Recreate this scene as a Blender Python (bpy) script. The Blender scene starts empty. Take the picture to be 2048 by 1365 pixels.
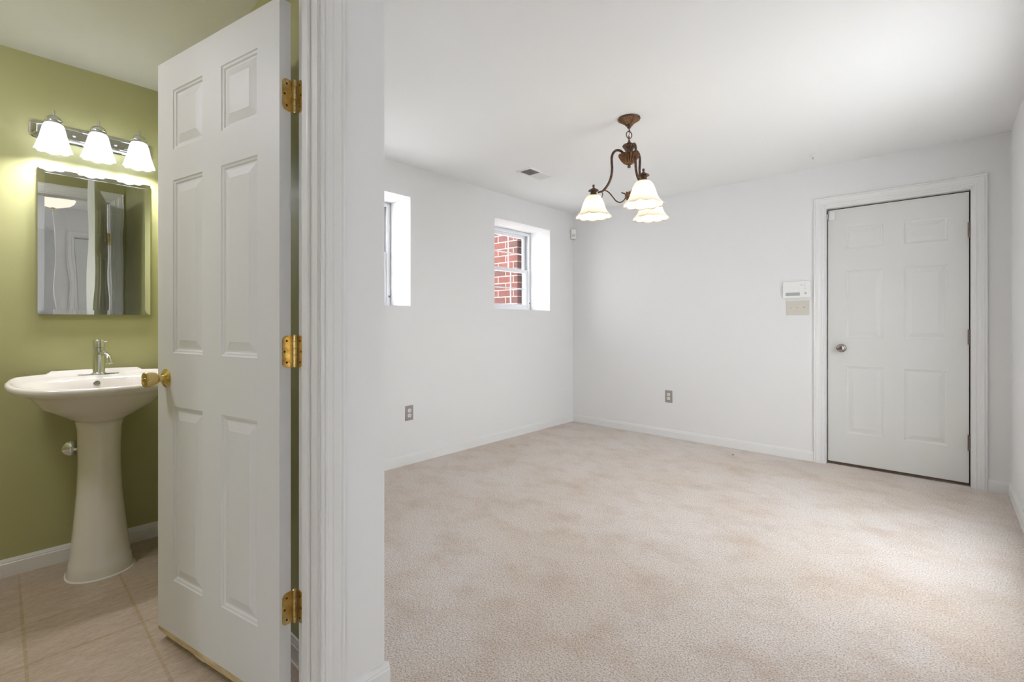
import bpy, bmesh, math, random
from mathutils import Vector, Matrix
PI = math.pi
C = bpy.context.collection
SC = bpy.context.scene

# ------------------------------------------------------------------ camera
YAW = math.atan(860 / 940)
EYE = 1.10
cam_d = bpy.data.cameras.new('camera')
cam_d.lens = 940 / 2048 * 36
cam_d.sensor_width = 36
cam_d.sensor_fit = 'HORIZONTAL'
cam_d.shift_y = -34.5 / 2048
cam_d.clip_start = 0.02
cam = bpy.data.objects.new('camera', cam_d)
cam.location = (0, 0, EYE)
cam.rotation_euler = (PI / 2, 0, YAW)
C.objects.link(cam)
SC.camera = cam
FW = Vector((-math.sin(YAW), math.cos(YAW), 0))
RT = Vector((math.cos(YAW), math.sin(YAW), 0))

# ------------------------------------------------------------------ sky, exposure
world = bpy.data.worlds.new('sky')
SC.world = world
world.use_nodes = True
bg = world.node_tree.nodes['Background']
bg.inputs[0].default_value = (0.91, 0.94, 0.985, 1)
bg.inputs[1].default_value = 8.3
vs = SC.view_settings
vs.view_transform = 'Standard'
vs.look = 'None'
vs.exposure = 0.04
vs.gamma = 1.0
vs.use_curve_mapping = False
LAMP_VANITY = 300.0
FILL_BATH = 52.0
LAMP_CHANDELIER = 40.0
LAMP_HALL = 1.2

# ------------------------------------------------------------------ room numbers (metres)
XL = -3.085      # outside wall: window wall and green wall
XR = 0.3285      # right wall
YB = 4.39        # wall with the outside door
ZC = 2.34        # ceiling
ZT = -0.029      # tiles
HX = -1.26       # hall face of the bathroom partition
BX = -1.375      # bathroom face of it
PY0, PY1 = 0.674, 0.798   # side partition of the bathroom
JY = 0.588       # hinge jamb face
JY0 = JY - 0.718


# ------------------------------------------------------------------ materials
def rgb(r, g, b):
    def f(c):
        c /= 255
        return c / 12.92 if c <= 0.04045 else ((c + 0.055) / 1.055) ** 2.4
    return (f(r), f(g), f(b), 1)


def mat(name, col, rough=0.5, metal=0.0, **kw):
    m = bpy.data.materials.new(name)
    m.use_nodes = True
    p = m.node_tree.nodes['Principled BSDF']
    p.inputs['Base Color'].default_value = col
    p.inputs['Roughness'].default_value = rough
    p.inputs['Metallic'].default_value = metal
    for k, v in kw.items():
        p.inputs[k.replace('_', ' ')].default_value = v
    return m


def nn(m, t, **kw):
    n = m.node_tree.nodes.new(t)
    for k, v in kw.items():
        if k in n.inputs:
            n.inputs[k].default_value = v
        else:
            setattr(n, k, v)
    return n


def lk(m, a, b):
    m.node_tree.links.new(a, b)


def bump(m, height, strength=0.3, dist=0.002):
    p = m.node_tree.nodes['Principled BSDF']
    b = nn(m, 'ShaderNodeBump', Strength=strength, Distance=dist)
    lk(m, height, b.inputs['Height'])
    lk(m, b.outputs[0], p.inputs['Normal'])
    return b


def coords(m, scale=(1, 1, 1), rot=(0, 0, 0), loc=(0, 0, 0)):
    t = nn(m, 'ShaderNodeTexCoord')
    mp = nn(m, 'ShaderNodeMapping')
    mp.inputs['Scale'].default_value = scale
    mp.inputs['Rotation'].default_value = rot
    mp.inputs['Location'].default_value = loc
    lk(m, t.outputs['Object'], mp.inputs['Vector'])
    return mp.outputs[0]


def noise(m, vec, scale, detail=2.0, rough=0.5):
    n = nn(m, 'ShaderNodeTexNoise', Scale=scale, Detail=detail, Roughness=rough)
    if vec is not None:
        lk(m, vec, n.inputs['Vector'])
    return n.outputs[0]


def ramp(m, fac, stops):
    r = nn(m, 'ShaderNodeValToRGB')
    e = r.color_ramp.elements
    while len(e) < len(stops):
        e.new(0.5)
    for i, (p, c) in enumerate(stops):
        e[i].position = p
        e[i].color = c
    lk(m, fac, r.inputs[0])
    return r.outputs[0]


def mixc(m, fac, a, b, mode='MIX'):
    n = m.node_tree.nodes.new('ShaderNodeMix')
    n.data_type = 'RGBA'
    n.blend_type = mode
    for k, v in ((0, fac), (6, a), (7, b)):
        if isinstance(v, bpy.types.NodeSocket):
            lk(m, v, n.inputs[k])
        else:
            n.inputs[k].default_value = v
    return n.outputs[2]


def mathn(m, op, a, b=0.0):
    n = m.node_tree.nodes.new('ShaderNodeMath')
    n.operation = op
    for k, v in ((0, a), (1, b)):
        if isinstance(v, bpy.types.NodeSocket):
            lk(m, v, n.inputs[k])
        else:
            n.inputs[k].default_value = v
    return n.outputs[0]


def wall_paint(name, col, rough=0.6, tex=0.12):
    m = mat(name, col, rough)
    v = coords(m)
    bump(m, noise(m, v, 260, 3), tex, 0.001)
    return m


M = {}
M['wall'] = wall_paint('white_wall_paint', rgb(236, 235, 234), 0.62)
M['ceiling'] = wall_paint('ceiling_paint', rgb(248, 248, 247), 0.85)
M['green'] = wall_paint('green_wall_paint', rgb(177, 175, 124), 0.42, 0.2)
M['trim'] = mat('trim_paint', rgb(236, 235, 233), 0.32)
M['ext_door'] = mat('outside_door_paint', rgb(228, 227, 223), 0.4)

# moulded white door with a pressed wood grain
m = M['door'] = mat('grained_door_paint', rgb(226, 226, 225), 0.5)
v = coords(m, (55, 55, 3.2))
w = nn(m, 'ShaderNodeTexWave', Scale=0.55, Distortion=9.0, Detail=3.0)
w.inputs['Detail Scale'].default_value = 0.6
lk(m, coords(m, (9, 9, 0.9)), w.inputs['Vector'])
h = mathn(m, 'ADD', noise(m, v, 1.0, 4, 0.6), mathn(m, 'MULTIPLY', w.outputs[1], 0.35))
bump(m, h, 0.45, 0.0014)
M['raw_wood'] = mat('raw_wood', rgb(205, 184, 140), 0.8)
v = coords(M['raw_wood'], (4, 4, 60))
lk(M['raw_wood'], ramp(M['raw_wood'], noise(M['raw_wood'], v, 3, 5), [(0.3, rgb(178, 152, 105)), (0.7, rgb(222, 204, 164))]),
   M['raw_wood'].node_tree.nodes['Principled BSDF'].inputs['Base Color'])

# carpet: cut pile with worn, trodden patches
m = M['carpet'] = mat('beige_carpet', rgb(205, 190, 178), 0.95)
p = m.node_tree.nodes['Principled BSDF']
p.inputs['Sheen Weight'].default_value = 0.25
v = coords(m)
fine = noise(m, v, 165, 3, 0.7)
mid = noise(m, v, 80, 2, 0.6)
patch = noise(m, coords(m, (1.0, 1.35, 1), (0, 0, 0.9)), 4.2, 6, 0.66)
tint = noise(m, coords(m, (1, 1, 1), (0, 0, 0.2), (4, 2, 0)), 1.3, 2)
col = ramp(m, fine, [(0.34, rgb(166, 150, 138)), (0.47, rgb(221, 209, 200)), (0.66, rgb(250, 241, 234))])
col = mixc(m, ramp(m, patch, [(0.46, (0, 0, 0, 1)), (0.74, (1, 1, 1, 1))]), col, rgb(236, 226, 216), 'MULTIPLY')
col = mixc(m, ramp(m, tint, [(0.45, (0, 0, 0, 1)), (0.65, (1, 1, 1, 1))]), col, rgb(250, 245, 238), 'MULTIPLY')
lk(m, col, p.inputs['Base Color'])
h = mathn(m, 'ADD', mathn(m, 'MULTIPLY', fine, 0.7), mathn(m, 'MULTIPLY', mid, 0.6))
bump(m, h, 0.9, 0.008)

# bathroom tiles, 30.5 cm, with cream grout
m = M['tile'] = mat('beige_floor_tile', rgb(176, 160, 140), 0.34)
p = m.node_tree.nodes['Principled BSDF']
b = nn(m, 'ShaderNodeTexBrick', Scale=1.0)
b.offset = 0.0
b.squash = 1.0
b.inputs['Mortar Size'].default_value = 0.0045
b.inputs['Mortar Smooth'].default_value = 0.1
b.inputs['Brick Width'].default_value = 0.305
b.inputs['Row Height'].default_value = 0.307
b.inputs['Color1'].default_value = rgb(202, 188, 172)
b.inputs['Color2'].default_value = rgb(208, 195, 180)
b.inputs['Mortar'].default_value = rgb(196, 179, 150)
lk(m, coords(m, loc=(2.535 + 0.305 * 4, -0.062 + 0.307 * 8, 0)), b.inputs['Vector'])
st = noise(m, coords(m, (4, 1.2, 1), (0, 0, 0.35)), 9, 6, 0.7)
sp = noise(m, coords(m, (2.5, 1, 1), (0, 0, 0.5)), 55, 4, 0.7)
stc = ramp(m, st, [(0.3, rgb(226, 220, 214)), (0.7, rgb(252, 250, 247))])
spc = ramp(m, sp, [(0.3, rgb(224, 217, 209)), (0.6, rgb(252, 250, 247))])
col = mixc(m, 1.0, mixc(m, 1.0, b.outputs[0], stc, 'MULTIPLY'), spc, 'MULTIPLY')
lk(m, col, p.inputs['Base Color'])
bump(m, mathn(m, 'ADD', mathn(m, 'MULTIPLY', b.outputs[1], -1.0), mathn(m, 'MULTIPLY', sp, 0.12)), 0.6, 0.002)

# red brick outside
m = M['brick'] = mat('red_brick', rgb(150, 80, 66), 0.85)
p = m.node_tree.nodes['Principled BSDF']
b = nn(m, 'ShaderNodeTexBrick', Scale=1.0)
b.offset = 0.5
b.inputs['Mortar Size'].default_value = 0.006
b.inputs['Mortar Smooth'].default_value = 0.15
b.inputs['Brick Width'].default_value = 0.235
b.inputs['Row Height'].default_value = 0.078
b.inputs['Color1'].default_value = rgb(122, 66, 57)
b.inputs['Color2'].default_value = rgb(96, 58, 53)
b.inputs['Mortar'].default_value = rgb(176, 154, 142)
v = coords(m, rot=(PI / 2, 0, 0))
lk(m, v, b.inputs['Vector'])
sp = noise(m, coords(m), 60, 4, 0.7)
lk(m, mixc(m, 1.0, b.outputs[0], ramp(m, sp, [(0.3, rgb(200, 190, 186)), (0.65, rgb(255, 255, 255))]), 'MULTIPLY'), p.inputs['Base Color'])
bump(m, mathn(m, 'MULTIPLY', b.outputs[1], -1.0), 0.8, 0.006)

M['vinyl'] = mat('white_vinyl', rgb(238, 239, 242), 0.35)
M['glazing_bar'] = mat('white_glazing_bar', rgb(240, 240, 242), 0.4)
M['track'] = mat('grey_window_track', rgb(150, 152, 155), 0.5)
M['ground'] = mat('concrete', rgb(232, 231, 228), 0.9)

# window glass: lets light through, keeps a weak reflection
m = M['glass'] = bpy.data.materials.new('window_glass')
m.use_nodes = True
nt = m.node_tree
nt.nodes.remove(nt.nodes['Principled BSDF'])
tr = nn(m, 'ShaderNodeBsdfTransparent')
tr.inputs[0].default_value = (0.96, 0.97, 0.97, 1)
gl = nn(m, 'ShaderNodeBsdfGlossy', Roughness=0.02)
mx = nn(m, 'ShaderNodeMixShader')
mx.inputs[0].default_value = 0.035
lk(m, tr.outputs[0], mx.inputs[1])
lk(m, gl.outputs[0], mx.inputs[2])
lk(m, mx.outputs[0], nt.nodes['Material Output'].inputs[0])

M['brass'] = mat('polished_brass', rgb(226, 202, 140), 0.16, 1.0)
M['brass_hinge'] = mat('worn_brass', rgb(208, 176, 104), 0.3, 1.0)
m = M['brass_hinge']
lk(m, ramp(m, noise(m, coords(m), 38, 5, 0.7), [(0.32, rgb(186, 152, 92)), (0.55, rgb(216, 192, 132)), (0.75, rgb(226, 212, 168))]),
   m.node_tree.nodes['Principled BSDF'].inputs['Base Color'])
M['screw'] = mat('dark_screw', rgb(84, 58, 32), 0.45, 0.8)
M['chrome'] = mat('chrome', rgb(225, 228, 232), 0.06, 1.0)
M['nickel'] = mat('satin_nickel', rgb(150, 142, 138), 0.26, 1.0)
M['pewter'] = mat('aged_pewter', rgb(124, 110, 100), 0.4, 1.0)
M['porcelain'] = mat('biscuit_porcelain', rgb(233, 227, 219), 0.09, 0.0, Coat_Weight=0.4, Coat_Roughness=0.04)
M['caulk'] = mat('white_caulk', rgb(232, 230, 226), 0.5)
M['dark'] = mat('dark_weatherstrip', rgb(52, 36, 34), 0.8)
M['drain'] = mat('brushed_drain_ring', rgb(170, 167, 160), 0.35, 1.0)
M['plastic'] = mat('white_plastic', rgb(240, 240, 238), 0.35)
M['almond'] = mat('almond_plastic', rgb(212, 206, 194), 0.4)
M['grey_plate'] = mat('grey_plate', rgb(160, 152, 148), 0.45)
M['socket'] = mat('white_socket', rgb(232, 230, 226), 0.4)
M['slot'] = mat('dark_slot', rgb(52, 48, 46), 0.7)
M['display'] = mat('grey_display', rgb(176, 180, 180), 0.3)
M['cream_handle'] = mat('clear_acrylic', rgb(228, 226, 214), 0.15, 0.0, Transmission_Weight=0.5)
M['rubber'] = mat('dark_scrap', rgb(70, 56, 46), 0.9)
M['vent_dark'] = mat('duct_shade', rgb(96, 90, 88), 0.8)

# chandelier bronze with copper rubbed highlights
m = M['bronze'] = mat('rubbed_bronze', rgb(104, 76, 58), 0.42, 0.75)
lk(m, ramp(m, noise(m, coords(m), 60, 4, 0.7), [(0.35, rgb(74, 58, 52)), (0.58, rgb(108, 84, 70)), (0.8, rgb(156, 118, 86))]),
   m.node_tree.nodes['Principled BSDF'].inputs['Base Color'])
m = M['bronze_flute'] = mat('fluted_bronze', rgb(140, 96, 62), 0.42, 0.7)
lk(m, ramp(m, noise(m, coords(m), 90, 4, 0.7), [(0.3, rgb(98, 72, 58)), (0.7, rgb(156, 118, 84))]),
   m.node_tree.nodes['Principled BSDF'].inputs['Base Color'])

# mirror glass, a little wavy
m = M['mirror'] = mat('mirror_silvering', (0.84, 0.87, 0.86, 1), 0.0, 1.0)
bump(m, noise(m, coords(m, (1, 1.6, 0.55)), 5.0, 1.0), 0.42, 0.0012)
M['mirror_edge'] = mat('bevelled_mirror_edge', (0.86, 0.89, 0.88, 1), 0.0, 1.0)
M['mirror_side'] = mat('mirror_glass_side', rgb(170, 176, 172), 0.3)


def emitter(name, col, strength):
    m = bpy.data.materials.new(name)
    m.use_nodes = True
    nt = m.node_tree
    nt.nodes.remove(nt.nodes['Principled BSDF'])
    e = nn(m, 'ShaderNodeEmission')
    e.inputs[0].default_value = col
    e.inputs[1].default_value = strength
    lk(m, e.outputs[0], nt.nodes['Material Output'].inputs[0])
    return m


def shade_glass(name, col, trans=0.5, rough=0.4):
    m = bpy.data.materials.new(name)
    m.use_nodes = True
    nt = m.node_tree
    p = nt.nodes['Principled BSDF']
    p.inputs['Base Color'].default_value = col
    p.inputs['Roughness'].default_value = rough
    t = nn(m, 'ShaderNodeBsdfTranslucent')
    t.inputs[0].default_value = col
    mx = nn(m, 'ShaderNodeMixShader')
    mx.inputs[0].default_value = trans
    lk(m, p.outputs[0], mx.inputs[1])
    lk(m, t.outputs[0], mx.inputs[2])
    lk(m, mx.outputs[0], nt.nodes['Material Output'].inputs[0])
    return m


M['bulb_vanity'] = emitter('vanity_bulb_glow', (0.92, 0.92, 1.0, 1), LAMP_VANITY)
M['bulb_chandelier'] = emitter('chandelier_bulb_glow', (1.0, 0.93, 0.82, 1), LAMP_CHANDELIER)
M['hall_bowl'] = emitter('hall_bowl_glow', (1.0, 0.90, 0.74, 1), LAMP_HALL)
M['bath_fill'] = emitter('bathroom_fill_glow', (0.90, 0.88, 1.0, 1), FILL_BATH)
M['shade_vanity'] = shade_glass('frosted_clear_glass', (0.90, 0.92, 0.95, 1), 0.5)
M['shade_amber'] = shade_glass('alabaster_glass', (0.96, 0.90, 0.80, 1), 0.42)


# ------------------------------------------------------------------ mesh helpers
def link(name, me, m, parent=None, loc=(0, 0, 0), smooth=False):
    o = bpy.data.objects.new(name, me)
    C.objects.link(o)
    mats = m if isinstance(m, (list, tuple)) else [m]
    for k in mats:
        me.materials.append(k)
    o.location = loc
    if parent:
        o.parent = parent
    if smooth:
        for f in me.polygons:
            f.use_smooth = True
        if smooth != 'all':
            try:
                me.set_sharp_from_angle(angle=math.radians(smooth if not isinstance(smooth, bool) else 40))
            except Exception:
                pass
    return o


def obj(name, bm, m, parent=None, org=None, smooth=False):
    """bm holds world coordinates; the mesh origin is moved to org (or to the parent's place)."""
    off = Vector(org) if org is not None else (abs_loc(parent) if parent else Vector((0, 0, 0)))
    bmesh.ops.translate(bm, verts=bm.verts, vec=-off)
    bmesh.ops.recalc_face_normals(bm, faces=bm.faces)
    me = bpy.data.meshes.new(name)
    bm.to_mesh(me)
    bm.free()
    o = link(name, me, m, parent, (0, 0, 0), smooth)
    if parent is None:
        o.location = off
    return o


def abs_loc(o):
    v = Vector((0, 0, 0))
    while o is not None:
        v += Vector(o.location)
        o = o.parent
    return v


def thing(name, label, cat, loc, group=None, kind=None):
    o = bpy.data.objects.new(name, None)
    o.empty_display_size = 0.05
    C.objects.link(o)
    o.location = loc
    return tag(o, label, cat, group, kind)


def tag(o, label=None, cat=None, group=None, kind=None):
    if label:
        o['label'] = label
    if cat:
        o['category'] = cat
    if group:
        o['group'] = group
    if kind:
        o['kind'] = kind
    return o


def B():
    return bmesh.new()


def box(bm, lo, hi, mi=0, bevel=0):
    lo, hi = Vector(lo), Vector(hi)
    r = bmesh.ops.create_cube(bm, size=1)
    vs_ = r['verts']
    for v_ in vs_:
        v_.co = Vector((lo[i] + (v_.co[i] + 0.5) * (hi[i] - lo[i]) for i in range(3)))
    fs = set(f for v_ in vs_ for f in v_.link_faces)
    for f in fs:
        f.material_index = mi
    if bevel:
        es = list(set(e for v_ in vs_ for e in v_.link_edges))
        bmesh.ops.bevel(bm, geom=es, offset=bevel, segments=2, affect='EDGES', profile=0.6)
    return vs_


def frame_xyz(origin, u, v, w):
    """point builder: local (a,b,c) -> origin + a u + b v + c w"""
    o, u, v, w = Vector(origin), Vector(u), Vector(v), Vector(w)
    return lambda a, b, c: o + u * a + v * b + w * c


def obox(bm, F, lo, hi, mi=0, bevel=0):
    """box in a local frame F"""
    c = [F(x, y, z) for x in (lo[0], hi[0]) for y in (lo[1], hi[1]) for z in (lo[2], hi[2])]
    vs_ = [bm.verts.new(p_) for p_ in c]
    fs = []
    for q in ((0, 1, 3, 2), (4, 6, 7, 5), (0, 4, 5, 1), (2, 3, 7, 6), (0, 2, 6, 4), (1, 5, 7, 3)):
        f = bm.faces.new([vs_[i] for i in q])
        f.material_index = mi
        fs.append(f)
    if bevel:
        es = list(set(e for f in fs for e in f.edges))
        bmesh.ops.bevel(bm, geom=es, offset=bevel, segments=2, affect='EDGES', profile=0.6)
    return vs_


def loft(bm, rings, closed=True, cap0=False, cap1=False, mi=0):
    rows = [[bm.verts.new(p_) for p_ in r] for r in rings]
    n = len(rows[0])
    for a, b in zip(rows, rows[1:]):
        for i in range(n if closed else n - 1):
            j = (i + 1) % n
            f = bm.faces.new((a[i], a[j], b[j], b[i]))
            f.material_index = mi
    if cap0:
        bm.faces.new(list(reversed(rows[0]))).material_index = mi
    if cap1:
        bm.faces.new(rows[-1]).material_index = mi
    return rows


def lathe(bm, c, prof, seg=32, axis=(0, 0, 1), flute=None, cap=True, mi=0, F=None):
    """prof: (r, h) pairs along axis from c; flute(i_angle, k) multiplies r / adds h"""
    ax = Vector(axis).normalized()
    t = Vector((1, 0, 0)) if abs(ax.x) < 0.9 else Vector((0, 1, 0))
    u = ax.cross(t).normalized()
    w = ax.cross(u)
    c = Vector(c)
    rings = []
    for k, (r, h) in enumerate(prof):
        ring = []
        for i in range(seg):
            a = 2 * PI * i / seg
            rr, hh = (r, h)
            if flute:
                rr, hh = flute(a, k, r, h)
            ring.append(c + ax * hh + (u * math.cos(a) + w * math.sin(a)) * max(rr, 1e-5))
        rings.append(ring)
    loft(bm, rings, True, cap, cap, mi)


def tube(bm, pts, rad, seg=10, cap=True, mi=0):
    pts = [Vector(p_) for p_ in pts]
    n = len(pts)
    rads = rad if isinstance(rad, (list, tuple)) else [rad] * n
    up = None
    rings = []
    for i in range(n):
        t = (pts[min(i + 1, n - 1)] - pts[max(i - 1, 0)]).normalized()
        if up is None:
            up = Vector((0, 0, 1)) if abs(t.z) < 0.9 else Vector((1, 0, 0))
        s = t.cross(up).normalized()
        up = s.cross(t).normalized()
        rings.append([pts[i] + (s * math.cos(2 * PI * k / seg) + up * math.sin(2 * PI * k / seg)) * rads[i] for k in range(seg)])
    loft(bm, rings, True, cap, cap, mi)


def spline(pts, n=8):
    """Catmull-Rom through pts"""
    pts = [Vector(p_) for p_ in pts]
    P_ = [pts[0] * 2 - pts[1]] + pts + [pts[-1] * 2 - pts[-2]]
    out = []
    for i in range(1, len(P_) - 2):
        a, b, c, d = P_[i - 1:i + 3]
        for k in range(n):
            t = k / n
            out.append(0.5 * ((2 * b) + (c - a) * t + (2 * a - 5 * b + 4 * c - d) * t * t + (3 * b - a - 3 * c + d) * t ** 3))
    out.append(pts[-1])
    return out


def slab_with_holes(axis, plane0, plane1, u0, u1, z0, z1, holes):
    """solid wall between two planes on axis ('x' or 'y'), with rectangular holes (ua, ub, za, zb)"""
    bm = B()
    us = sorted(set([u0, u1] + [h_[0] for h_ in holes] + [h_[1] for h_ in holes]))
    zs = sorted(set([z0, z1] + [h_[2] for h_ in holes] + [h_[3] for h_ in holes]))
    us = [u for u in us if u0 <= u <= u1]
    zs = [z for z in zs if z0 <= z <= z1]

    def solid(i, j):
        if i < 0 or j < 0 or i >= len(us) - 1 or j >= len(zs) - 1:
            return False
        um, zm = (us[i] + us[i + 1]) / 2, (zs[j] + zs[j + 1]) / 2
        return not any(a < um < b and c < zm < d for a, b, c, d in holes)

    def V(u, z, p_):
        return Vector((p_, u, z)) if axis == 'x' else Vector((u, p_, z))
    for i in range(len(us) - 1):
        for j in range(len(zs) - 1):
            if not solid(i, j):
                continue
            a, b, c, d = us[i], us[i + 1], zs[j], zs[j + 1]
            quads = [[V(a, c, plane0), V(b, c, plane0), V(b, d, plane0), V(a, d, plane0)],
                     [V(a, c, plane1), V(b, c, plane1), V(b, d, plane1), V(a, d, plane1)]]
            if not solid(i - 1, j):
                quads.append([V(a, c, plane0), V(a, c, plane1), V(a, d, plane1), V(a, d, plane0)])
            if not solid(i + 1, j):
                quads.append([V(b, c, plane0), V(b, c, plane1), V(b, d, plane1), V(b, d, plane0)])
            if not solid(i, j - 1):
                quads.append([V(a, c, plane0), V(b, c, plane0), V(b, c, plane1), V(a, c, plane1)])
            if not solid(i, j + 1):
                quads.append([V(a, d, plane0), V(b, d, plane0), V(b, d, plane1), V(a, d, plane1)])
            for q in quads:
                bm.faces.new([bm.verts.new(p_) for p_ in q])
    bmesh.ops.remove_doubles(bm, verts=bm.verts, dist=1e-5)
    return bm


def struct(name, bm, m, parent=None, smooth=False, label=None):
    o = obj(name, bm, m, parent, smooth=smooth)
    if parent is None:
        o['kind'] = 'structure'
        if label:
            o['label'] = label
    return o


def mi_by(bm, fn):
    bmesh.ops.recalc_face_normals(bm, faces=bm.faces)
    for f in bm.faces:
        f.material_index = fn(f)


# ------------------------------------------------------------------ the setting
EW = 0.38   # thickness of the outside wall
W1 = (1.347, 2.189, 1.24, 2.097)
W2 = (3.130, 3.972, 1.24, 2.097)
W3 = (2.15, 3.45, 0.30, 1.95)   # unseen opening added in the right wall to let in daylight

bm = B()
for lo, hi in (((XL, PY0 + 0.06), (XR + 0.1, YB + 0.1)), ((BX + 0.03, -3.1), (XR + 0.1, PY0 + 0.06)), ((XR + 0.1, -3.1), (2.6, 1.7))):
    box(bm, (lo[0], lo[1], -0.06), (hi[0], hi[1], 0))
struct('floor', bm, M['carpet'], label='beige cut pile carpet over the whole room')
bm = B()
box(bm, (XL, -1.1, -0.09), (BX + 0.03, PY0 + 0.02, ZT))
struct('bathroom_floor', bm, M['tile'], label='beige square floor tiles in the bathroom')
bm = B()
box(bm, (XL - EW, -3.2, ZC), (XR + 0.12, YB + 0.2, ZC + 0.1))
box(bm, (XR + 0.12, -3.2, ZC), (2.7, 1.70, ZC + 0.1))
struct('ceiling', bm, M['ceiling'], label='flat white ceiling')

struct('wall_left', slab_with_holes('x', XL, XL - EW, PY0 + 0.06, YB + 0.2, -0.09, ZC, [W1, W2]), M['wall'],
       label='white wall with the two deep set windows')
struct('bathroom_wall_left', slab_with_holes('x', XL, XL - EW, -1.2, PY0 + 0.06, -0.09, ZC, []), M['green'],
       label='green painted wall behind the sink')
bm = slab_with_holes('y', PY0, PY1, XL, HX - 0.02, -0.09, ZC, [])
mi_by(bm, lambda f: 1 if f.normal.y < -0.5 else 0)
struct('bathroom_wall_side', bm, [M['wall'], M['green']], label='partition between bathroom and carpeted room')
bm = slab_with_holes('x', BX, HX, -1.2, PY1, -0.09, ZC, [(JY0 - 0.015, JY + 0.015, -0.09, 2.052)])
mi_by(bm, lambda f: 1 if f.normal.x < -0.5 and f.calc_center_median().y < PY0 + 0.05 else 0)
struct('bathroom_wall_right', bm, [M['wall'], M['green']], label='partition with the bathroom doorway')
struct('bathroom_wall_front', slab_with_holes('y', -1.2, -1.1, XL - EW, HX, -0.09, ZC, []), M['green'],
       label='green bathroom wall out of view')
DX0, DX1, DZ = -0.672, 0.142, 2.008
struct('wall_back', slab_with_holes('y', YB, YB + 0.14, XL - EW, XR + 0.12, -0.09, ZC, [(DX0 - 0.02, DX1 + 0.02, -0.09, DZ + 0.02)]), M['wall'],
       label='white wall with the outside door')
struct('wall_right', slab_with_holes('x', XR, XR + 0.12, 1.60, YB + 0.14, -0.06, ZC, [(W3[0], W3[1], W3[2], W3[3])]), M['wall'],
       label='white wall at the right edge')
struct('wall_hall_end', slab_with_holes('y', 1.60, 1.70, XR + 0.12, 0.90, -0.06, ZC, []), M['wall'], label='short white wall of the hall recess')
CY0, CY1 = 0.56, 1.29
struct('wall_hall_right', slab_with_holes('x', 0.78, 0.90, 0.40, 1.60, -0.06, ZC, [(CY0, CY1, -0.06, 2.05)]), M['wall'],
       label='white hall wall with the closet door')
struct('wall_far_right', slab_with_holes('x', 2.5, 2.6, -3.2, 1.7, -0.06, ZC, []), M['wall'], label='white wall beyond the hall')
struct('wall_recess', slab_with_holes('y', 1.60, 1.70, 0.90, 2.5, -0.06, ZC, []), M['wall'], label='white wall beyond the hall closet')
struct('wall_front', slab_with_holes('y', -3.2, -3.1, HX, 2.6, -0.06, ZC, [(1.42, 2.2, 0.0, 2.05)]), M['wall'],  # unseen opening added here to let daylight into the hall
       label='white wall behind the hall, with an opening added for daylight')
struct('wall_front_left', slab_with_holes('x', BX, HX, -3.2, -1.2, -0.06, ZC, []), M['wall'], label='white hall wall behind the bathroom')


def baseboard(name, a, b, nrm, z=0.0, h=0.078, t=0.013):
    """a, b: ends (x, y) on the wall line; nrm: direction into the room"""
    a, b, n_ = Vector((*a, z)), Vector((*b, z)), Vector((*nrm, 0))
    prof = [(0, 0), (t, 0), (t, h - 0.020), (t * 0.75, h - 0.017), (t * 0.75, h - 0.012), (t * 0.55, h - 0.006), (t * 0.4, h), (0, h)]
    bm = B()
    loft(bm, [[p_ + n_ * x + Vector((0, 0, y)) for x, y in prof] for p_ in (a, b)], True, True, True)
    o = obj(name, bm, M['trim'])
    o['kind'] = 'structure'
    o['label'] = 'white baseboard along the ' + name.replace('baseboard_', '').replace('_', ' ') + ' wall'
    return o


baseboard('baseboard_left', (XL, PY1 + 0.013), (XL, YB), (1, 0))
baseboard('baseboard_back', (XL, YB), (-0.753, YB), (0, -1))
baseboard('baseboard_back.001', (0.222, YB), (XR, YB), (0, -1))
baseboard('baseboard_right', (XR, 1.60), (XR, YB), (-1, 0))
baseboard('baseboard_partition', (HX, JY + 0.077), (HX, PY1 + 0.013), (1, 0), h=0.062)
baseboard('baseboard_partition_side', (HX, PY1), (XL, PY1), (0, 1), h=0.062)
baseboard('baseboard_green', (XL, -1.1), (XL, PY0), (1, 0), ZT)
baseboard('baseboard_green_side', (XL, PY0), (BX, PY0), (0, -1), ZT)
# thin shoe of caulk under the green side baseboard
bm = B()
box(bm, (XL, PY0 - 0.017, ZT), (BX, PY0 - 0.011, ZT + 0.008), bevel=0.002)
struct('trim_4', bm, M['caulk'], label='white caulk line along the tiles')

CASING = [(0.0, 0.0), (0.0, 0.007), (0.003, 0.009), (0.010, 0.0095), (0.012, 0.0125), (0.017, 0.0135), (0.019, 0.011), (0.030, 0.0125),
          (0.034, 0.0145), (0.052, 0.0165), (0.055, 0.0135), (0.060, 0.0165), (0.064, 0.0165), (0.066, 0.014), (0.066, 0.0)]


def casing(bm, F, u0, u1, top, bot, width=0.066, mi=0):
    """F(u, z, out): U shaped moulding round an opening"""
    k = width / 0.066
    path = []
    for P_ in ('bl', 'tl', 'tr', 'br'):
        ring = []
        for a, t in CASING:
            a *= k
            if P_ == 'bl':
                ring.append(F(u0 - a, bot, t))
            elif P_ == 'tl':
                ring.append(F(u0 - a, top + a, t))
            elif P_ == 'tr':
                ring.append(F(u1 + a, top + a, t))
            else:
                ring.append(F(u1 + a, bot, t))
        path.append(ring)
    loft(bm, path, True, True, True, mi)


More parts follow.
